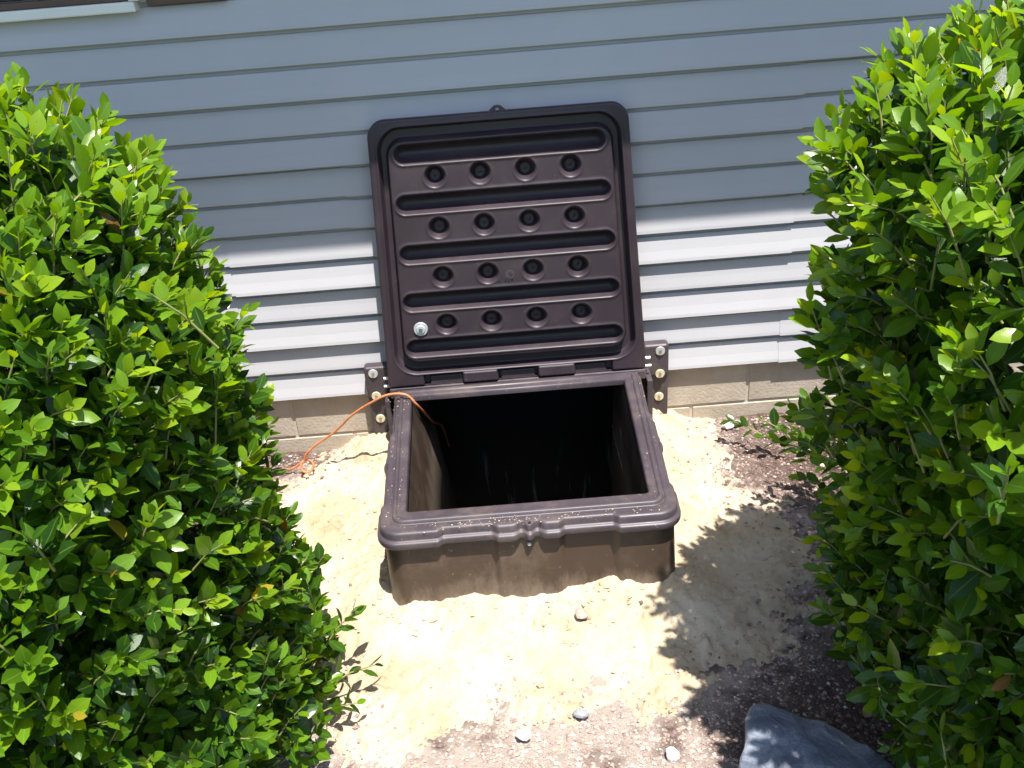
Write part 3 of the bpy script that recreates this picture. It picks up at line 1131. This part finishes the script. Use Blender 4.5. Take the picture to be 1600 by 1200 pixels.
rock('stone', (-.053, -1.352, -.212), (.020, .016, .017), M_STONE_W, 'bright white stone on the brown gravel below the middle of the well', seed=3)
rock('stone', (.286, -1.44, -.212), (.019, .017, .018), M_STONE_W, 'white stone at the bottom edge of the picture left of the boulder', seed=5)
rock('stone', (.089, -1.303, -.214), (.022, .013, .014), M_STONE_G, 'small blue grey stone where sand meets gravel', seed=8)
rock('stone', (.118, -1.03, -.150), (.021, .018, .017), M_STONE_P, 'pinkish grey stone half sunk in sand before the well', seed=12)
rock('stone', (.735, -.075, -.213), (.022, .016, .014), M_STONE_W, 'white stone at the foot of the block wall right of the well', seed=14)
rock('stone', (.765, -.060, -.216), (.030, .018, .012), M_STONE_G, 'flat grey stone against the block wall right of the well', seed=15)
rock('stone', (-.155, -1.45, -.216), (.010, .009, .009), M_STONE_W, 'tiny white stone at the bottom left of the gravel', seed=18)

# boulder: faceted wedge with a sharp ridge
pts_b = [(.452, -1.47, -.02), (.385, -1.62, -.05), (.385, -1.60, -.26), (.47, -1.42, -.26), (.52, -1.52, -.030), (.62, -1.50, -.075), (.66, -1.43, -.26), (.72, -1.62, -.10), (.74, -1.70, -.26), (.50, -1.78, -.26), (.46, -1.76, -.09), (.62, -1.76, -.07), (.72, -1.52, -.2), (.57, -1.66, -.02)]
bmB = bmesh.new()
vb = [bmB.verts.new(p) for p in pts_b]
hull = bmesh.ops.convex_hull(bmB, input=vb)
bmesh.ops.delete(bmB, geom=[g for g in hull['geom_interior'] if isinstance(g, bmesh.types.BMVert)], context='VERTS')
bmesh.ops.bevel(bmB, geom=bmB.edges[:], offset=.010, segments=2, affect='EDGES', profile=.5)
bmesh.ops.triangulate(bmB, faces=bmB.faces[:])
bmesh.ops.subdivide_edges(bmB, edges=[e for e in bmB.edges if e.calc_length() > .04], cuts=5, use_grid_fill=True)
bmesh.ops.triangulate(bmB, faces=bmB.faces[:])
for v in bmB.verts:
    v.co += v.normal * (.016 * noise.noise(v.co * 8) + .008 * noise.noise(v.co * 24) + .004 * noise.noise(v.co * 60)) if v.normal.length > 0 else Vector()
bmB.normal_update()
tag(bm_obj('boulder', bmB, M_BOULDER, smooth=False), 'large blue grey boulder with pale veins under the right shrub', 'boulder')

# ------------------------------------------------------------------ GRAVEL
NG = 115000
gX, gY = RNG.uniform(-1.2, 1.45, NG), RNG.uniform(-1.75, -.01, NG)
gS = sand_sd(gX, gY)
gZ = np.where(gS > -.03, np.maximum(soil_z(gX, gY), sand_z(gX, gY)), soil_z(gX, gY))
gP = np.select([gS < -.03, gS < 0, gS < .05, gS < .14], [1.0, .85, .50, .13], .016)
gK = (RNG.random(NG) < gP) & ~((np.abs(gX) < .47) & (gY > -1.0))
gD = dust_frac(gX[gK], gY[gK])
GRAV = [(x, y, z + .0015, d) for x, y, z, d in zip(gX[gK], gY[gK], gZ[gK], gD)]


def grav_pos():
    return GRAV.pop() if GRAV else None


def grav_tint(p):
    q = random.random()
    du = float(p[3])
    if q < .014:
        k = random.uniform(.45, .7)
        return (k, k * .96, k * .9)
    if q < .16 + .35 * du:
        k = random.uniform(.25, .42)
        return (k, k * .80, k * .66)
    k = random.uniform(.07, .20)
    k *= 1 + 2.2 * du
    return (k * 1.12, k * .78, k * .68)


gv_o = specks('gravel', 40000, grav_pos, .0020, .0080, M_PEBBLE, grav_tint, .65)
gv_o['kind'] = 'stuff'

CL = []
cX, cY = RNG.uniform(-.75, .70, 9000), RNG.uniform(-1.35, -.03, 9000)
cD = np.hypot(np.maximum(np.abs(cX) - .41, 0), np.maximum(-.955 - cY, 0))
cK = (cD > .004) & (RNG.random(9000) < np.clip(.95 * np.exp(-cD / .045), .07, 1)) & (sand_sd(cX, cY) > .03)
for x, y, z in zip(cX[cK], cY[cK], sand_z(cX[cK], cY[cK])):
    CL.append((x, y, z + .001))
cl_o = specks('sand_clods', len(CL), lambda: CL.pop(), .0030, .0125, M_SAND, lambda p: (.5, .4, .3), .7)
cl_o['kind'] = 'stuff'

# ------------------------------------------------------------------ SHRUBS
def leaf_template(rows):
    V, UV, F = [], [], []
    ids = []
    for t, w in rows:
        bend = -.10 * t * t
        if w == 0:
            ids.append((len(V),))
            V.append((0, t, bend))
            UV.append((0, t))
        else:
            i0 = len(V)
            for s in (-1, 0, 1):
                V.append((s * w * .50, t, bend + (.10 * w if s else 0) + .015 * math.sin(t * 9 + s)))
                UV.append((abs(s), t))
            ids.append((i0, i0 + 1, i0 + 2))
    for a_, b_ in zip(ids[:-1], ids[1:]):
        if len(a_) == 1:
            F += [(a_[0], b_[1], b_[0]), (a_[0], b_[2], b_[1])]
        elif len(b_) == 1:
            F += [(a_[0], a_[1], b_[0]), (a_[1], a_[2], b_[0])]
        else:
            F += [(a_[0], a_[1], b_[1]), (a_[0], b_[1], b_[0]), (a_[1], a_[2], b_[2]), (a_[1], b_[2], b_[1])]
    return np.array(V, float), np.array(UV, float), np.array(F, int)


LV0, LUV0, LF0 = leaf_template([(0.0, 0.0), (.10, .15), (.28, .40), (.50, .51), (.71, .43), (.88, .21), (1.0, 0.0)])
SV, SUV, SF = leaf_template([(0.0, 0.0), (.22, .35), (.52, .51), (.80, .33), (1.0, 0.0)])
TINTS = [(.016, .050, .008), (.027, .078, .008), (.056, .132, .008), (.094, .194, .009), (.128, .236, .011), (.172, .270, .014), (.26, .21, .02), (.13, .070, .025)]  # darkest greens also paint in shade on the older leaves


def leaf_mesh(variant, tint):
    me = bpy.data.meshes.new('leaf')
    v = LV0.copy()
    rv_ = random.Random(variant)
    v[:, 2] += rv_.uniform(-.12, .06) * v[:, 1] ** 2 + rv_.uniform(-.15, .15) * v[:, 0] * v[:, 1]
    v[:, 0] *= rv_.uniform(.88, 1.12)
    me.from_pydata([tuple(q) for q in v], [], [tuple(f) for f in LF0])
    me.polygons.foreach_set('use_smooth', [True] * len(me.polygons))
    uvl = me.uv_layers.new(name='UVMap')
    li = np.zeros(len(me.loops), np.int32)
    me.loops.foreach_get('vertex_index', li)
    uvl.data.foreach_set('uv', LUV0[li].astype(np.float32).ravel())
    at = me.color_attributes.new('tint', 'FLOAT_COLOR', 'POINT')
    at.data.foreach_set('color', np.tile(np.array([*tint, 1], np.float32), len(v)))
    me.materials.append(M_LEAF)
    me.update()
    return me


LEAF_MESH = {(i, j): leaf_mesh(i * 7 + j, TINTS[j]) for i in range(3) for j in range(len(TINTS))}


def shrub(name, label, center, prof, n_sprigs, seed, back=1.0, front=1.0, leaf_size=.055, extra=()):
    r_ = np.random.default_rng(seed)
    zs = np.array([p[0] for p in prof])
    rs = np.array([p[1] for p in prof])
    root = thing(name, label, 'shrub', (center[0], center[1], -.235))
    # arclength-weighted sampling of the profile
    ds = np.hypot(np.diff(zs), np.diff(rs)) * (0.5 * (rs[1:] + rs[:-1]) + .02)
    cum = np.concatenate([[0], np.cumsum(ds)]) / ds.sum()
    L_base, L_dir, L_nor, L_size, L_tint = [], [], [], [], []
    stems_v, stems_f, c = [], [], 0
    for i in range(n_sprigs + len(extra)):
        if i < n_sprigs:
            u = r_.random()
            k = np.searchsorted(cum, u) - 1
            k = min(max(k, 0), len(zs) - 2)
            t = (u - cum[k]) / max(cum[k + 1] - cum[k], 1e-9)
            z = zs[k] + (zs[k + 1] - zs[k]) * t
            rad = rs[k] + (rs[k + 1] - rs[k]) * t
            th = r_.uniform(0, 2 * math.pi)
            if r_.random() < .55 and math.cos(th) * (-center[0]) + math.sin(th) * (CAM.y - center[1]) < -.55:
                continue            # thinner on the far side
            lump = 1 + .075 * noise.noise(Vector((math.cos(th) * 2.2 + seed, math.sin(th) * 2.2, z * 2.6))) + .05 * noise.noise(Vector((math.cos(th) * 6 + seed, math.sin(th) * 6, z * 7)))
            depth = 1 - (.42 * r_.random() ** 1.5)
            if r_.random() < .06:
                depth = 1.0 + .05 * r_.random()
            rad = rad * lump * depth
            yy = math.sin(th) * rad
            yy *= back if yy > 0 else front
            p = Vector((center[0] + math.cos(th) * rad, center[1] + yy, z - (1 - depth) * .25 * max(0, z)))
            dz, dr = zs[k + 1] - zs[k], rs[k + 1] - rs[k]
            nrm = Vector((math.cos(th) * dz, math.sin(th) * dz, -dr)).normalized()
            ax = (nrm * .75 + Vector((0, 0, .62)) + Vector(r_.normal(0, .28, 3).tolist())).normalized()
            p.z = max(p.z, -.19)
            ln = r_.uniform(.09, .17)
            nl = int(r_.integers(8, 13))
            young_lit = depth > .84 and r_.random() < .06 + .9 * min(max(z - .12, 0), 1)  # new growth, with painted shade: light tints thinned low in the crown
            sz = leaf_size
        else:
            (px, py, pz), (ax_, ay_, az_), ln, nl = extra[i - n_sprigs]
            p, ax, young_lit, sz = Vector((px, py, pz)), Vector((ax_, ay_, az_)).normalized(), False, leaf_size
        b0 = p - ax * ln
        sag = Vector((0, 0, -.10 * ln))
        mid = p - ax * ln * .5 + sag * -.3
        tv, tf = tube([b0 + sag, mid, p], [.0026, .0020, .0012], 4, cap=False)
        stems_v += tv
        stems_f += [tuple(q + c for q in f) for f in tf]
        c += len(tv)
        ref = ax.orthogonal().normalized()
        bi = ax.cross(ref)
        ph0 = r_.uniform(0, 6.28)
        for q in range(nl):
            t = (q + .6) / nl
            t = .12 + .88 * t
            ph = ph0 + q * 2.3998
            rad_d = math.cos(ph) * ref + math.sin(ph) * bi
            ang = math.radians(60 - 40 * t ** 1.4 + r_.uniform(-16, 16))
            d = (ax * math.cos(ang) + rad_d * math.sin(ang)).normalized()
            nn = ax + Vector((0, -.12, .25)) + Vector(r_.normal(0, .34, 3).tolist())
            nn = (nn - d * nn.dot(d)).normalized()
            pos = b0.lerp(p, t) + rad_d * .002
            L_base.append(pos)
            L_dir.append(d)
            L_nor.append(nn)
            L_size.append(sz * r_.uniform(.66, 1.14) * (1 - .42 * max(0, t - .62) / .38))
            ti = (2 if t > .7 else 1) + (2 if young_lit and t > .45 else 0) + int(r_.integers(-1, 2))
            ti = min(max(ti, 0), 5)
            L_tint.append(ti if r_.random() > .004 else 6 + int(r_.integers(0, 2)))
    B = np.array(L_base)
    D = np.array(L_dir)
    N = np.array(L_nor)
    S = np.array(L_size)
    T = np.array(L_tint)
    Xa = np.cross(D, N)
    ok = B[:, 2] > -.225
    # keep leaves in front of the siding
    ok &= (B[:, 1] + D[:, 1] * S) < -.05
    B, D, N, S, T, Xa = B[ok], D[ok], N[ok], S[ok], T[ok], Xa[ok]
    # which leaves show largest: in front of the crown, turned to the viewer
    to_cam = np.array(CAM) - B
    dist = np.linalg.norm(to_cam, axis=1)
    facing = np.abs(np.sum(N * to_cam, 1)) / dist
    out = np.sum((B - np.array([center[0], center[1], .45])) * to_cam, 1) / dist
    proj = np.array([(Vector(q) - CAM).dot(rx) / max((Vector(q) - CAM).dot(fw), .01) for q in B])
    projy = np.array([(Vector(q) - CAM).dot(uy) / max((Vector(q) - CAM).dot(fw), .01) for q in B])
    inside = (np.abs(proj) < .54) & (np.abs(projy) < .41)
    score = facing * S / dist * (1 + 1.5 * np.clip(out / .8, 0, 1)) * inside
    score += .0
    order = np.argsort(-score)
    big = order[:300]
    rest = order[300:]
    inv = Matrix.Translation((-center[0], -center[1], .235))
    for j, i in enumerate(big):
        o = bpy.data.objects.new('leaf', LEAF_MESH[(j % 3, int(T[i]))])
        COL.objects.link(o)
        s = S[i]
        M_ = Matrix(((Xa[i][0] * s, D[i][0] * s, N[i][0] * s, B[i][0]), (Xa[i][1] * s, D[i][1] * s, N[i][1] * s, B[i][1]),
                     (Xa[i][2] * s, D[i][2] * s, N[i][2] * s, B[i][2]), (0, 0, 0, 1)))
        o.parent = root
        o.matrix_basis = inv @ M_
    nL = len(rest)
    Bv, Dv, Nv, Sv, Xv = B[rest], D[rest], N[rest], S[rest], Xa[rest]
    nV = len(SV)
    tw = r_.uniform(-.12, .05, (nL, 1)) * SV[None, :, 1] ** 2
    wd = r_.uniform(.86, 1.12, (nL, 1))
    lx_, ly_, lz_ = SV[None, :, 0] * wd, SV[None, :, 1] * np.ones((nL, 1)), SV[None, :, 2] + tw
    W = Bv[:, None, :] + Sv[:, None, None] * (lx_[..., None] * Xv[:, None, :] + ly_[..., None] * Dv[:, None, :] + lz_[..., None] * Nv[:, None, :])
    W = W - np.array([center[0], center[1], -.235])
    Fc = (SF[None] + (np.arange(nL) * nV)[:, None, None]).reshape(-1, 3)
    fo = np_mesh('foliage', W.reshape(-1, 3), Fc, M_LEAF, root)
    uvl = fo.data.uv_layers.new(name='UVMap')
    li = np.zeros(len(fo.data.loops), np.int32)
    fo.data.loops.foreach_get('vertex_index', li)
    uvl.data.foreach_set('uv', np.tile(SUV, (nL, 1))[li].astype(np.float32).ravel())
    at = fo.data.color_attributes.new('tint', 'FLOAT_COLOR', 'POINT')
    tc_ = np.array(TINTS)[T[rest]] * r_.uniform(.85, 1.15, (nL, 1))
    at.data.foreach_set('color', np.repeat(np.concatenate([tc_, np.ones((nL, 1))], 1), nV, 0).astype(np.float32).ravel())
    fo['kind'] = 'stuff'
    off = Vector((center[0], center[1], -.235))
    so = mesh_obj('twigs', [v - off for v in stems_v], stems_f, M_STEM, root, smooth=True)
    so['kind'] = 'stuff'
    # stems fanning up from the root
    for i in range(9):
        a_ = 2 * math.pi * i / 9 + r_.uniform(-.3, .3)
        h_ = r_.uniform(.75, 1.2)
        w_ = r_.uniform(.25, .5)
        pts_ = [(.05 * math.cos(a_), .05 * math.sin(a_), -.05), (.5 * w_ * math.cos(a_ + .2), .5 * w_ * math.sin(a_ + .2) * .9, h_ * .45), (w_ * math.cos(a_), w_ * math.sin(a_) * (back if math.sin(a_) > 0 else 1), h_)]
        cv = catmull(pts_, 6)
        tv, tf = tube(cv, list(np.linspace(.014, .004, len(cv))), 7)
        mesh_obj('branch', tv, tf, M_BARK, root, smooth=True)
    return root


shrub('shrub', 'glossy green shrub left of the well, its rounded top below the window', (-1.20, -1.25),
      [(-.24, .58), (-.10, .69), (.05, .68), (.3, .64), (.55, .65), (.8, .635), (1.0, .60), (1.15, .545), (1.27, .46), (1.35, .26), (1.37, 0)], 4600, 3, leaf_size=.060,
      extra=[((-.40, -1.20, -.10), (.9, .1, .25), .14, 7), ((-.44, -1.13, .02), (.7, .1, .7), .16, 10), ((-.44, -1.30, -.12), (.9, 0, .2), .14, 8)])
shrub('shrub', 'taller glossy shrub right of the well, spreading over the blue grey boulder', (1.30, -1.45),
      [(-.24, .40), (-.10, .52), (0, .60), (.2, .69), (.5, .70), (.72, .725), (.88, .75), (1.0, .735), (1.15, .77), (1.27, .72), (1.34, .52), (1.43, .36), (1.53, .2), (1.55, 0)], 5200, 11, back=.76, front=1.28, leaf_size=.058,
      extra=[((.71, -.17, -.13), (-.8, .3, .25), .13, 7), ((.80, -.26, -.08), (-.7, .3, .4), .13, 8), ((.86, -.50, .02), (-.6, .2, .6), .2, 10),
             ((.70, -.78, .30), (-.8, .3, .5), .20, 11), ((.74, -.70, .20), (-.7, .5, .4), .20, 11), ((.68, -.66, .12), (-.9, .3, .3), .20, 10), ((.80, -.62, .22), (-.6, .5, .6), .2, 11), ((.78, -.56, .08), (-.7, .6, .3), .2, 10),
             ((.72, -.88, .36), (-.8, .1, .6), .2, 11), ((.68, -.86, .24), (-.9, .1, .3), .18, 10), ((.76, -.76, .04), (-.8, .4, .2), .2, 10), ((.86, -.62, .34), (-.5, .6, .7), .2, 11), ((.84, -.70, .10), (-.6, .5, .4), .2, 11), ((.90, -.55, .16), (-.5, .6, .5), .2, 11),
             ((.82, -.46, -.06), (-.7, .5, .3), .2, 10), ((.92, -.46, .0), (-.5, .6, .4), .2, 11)])
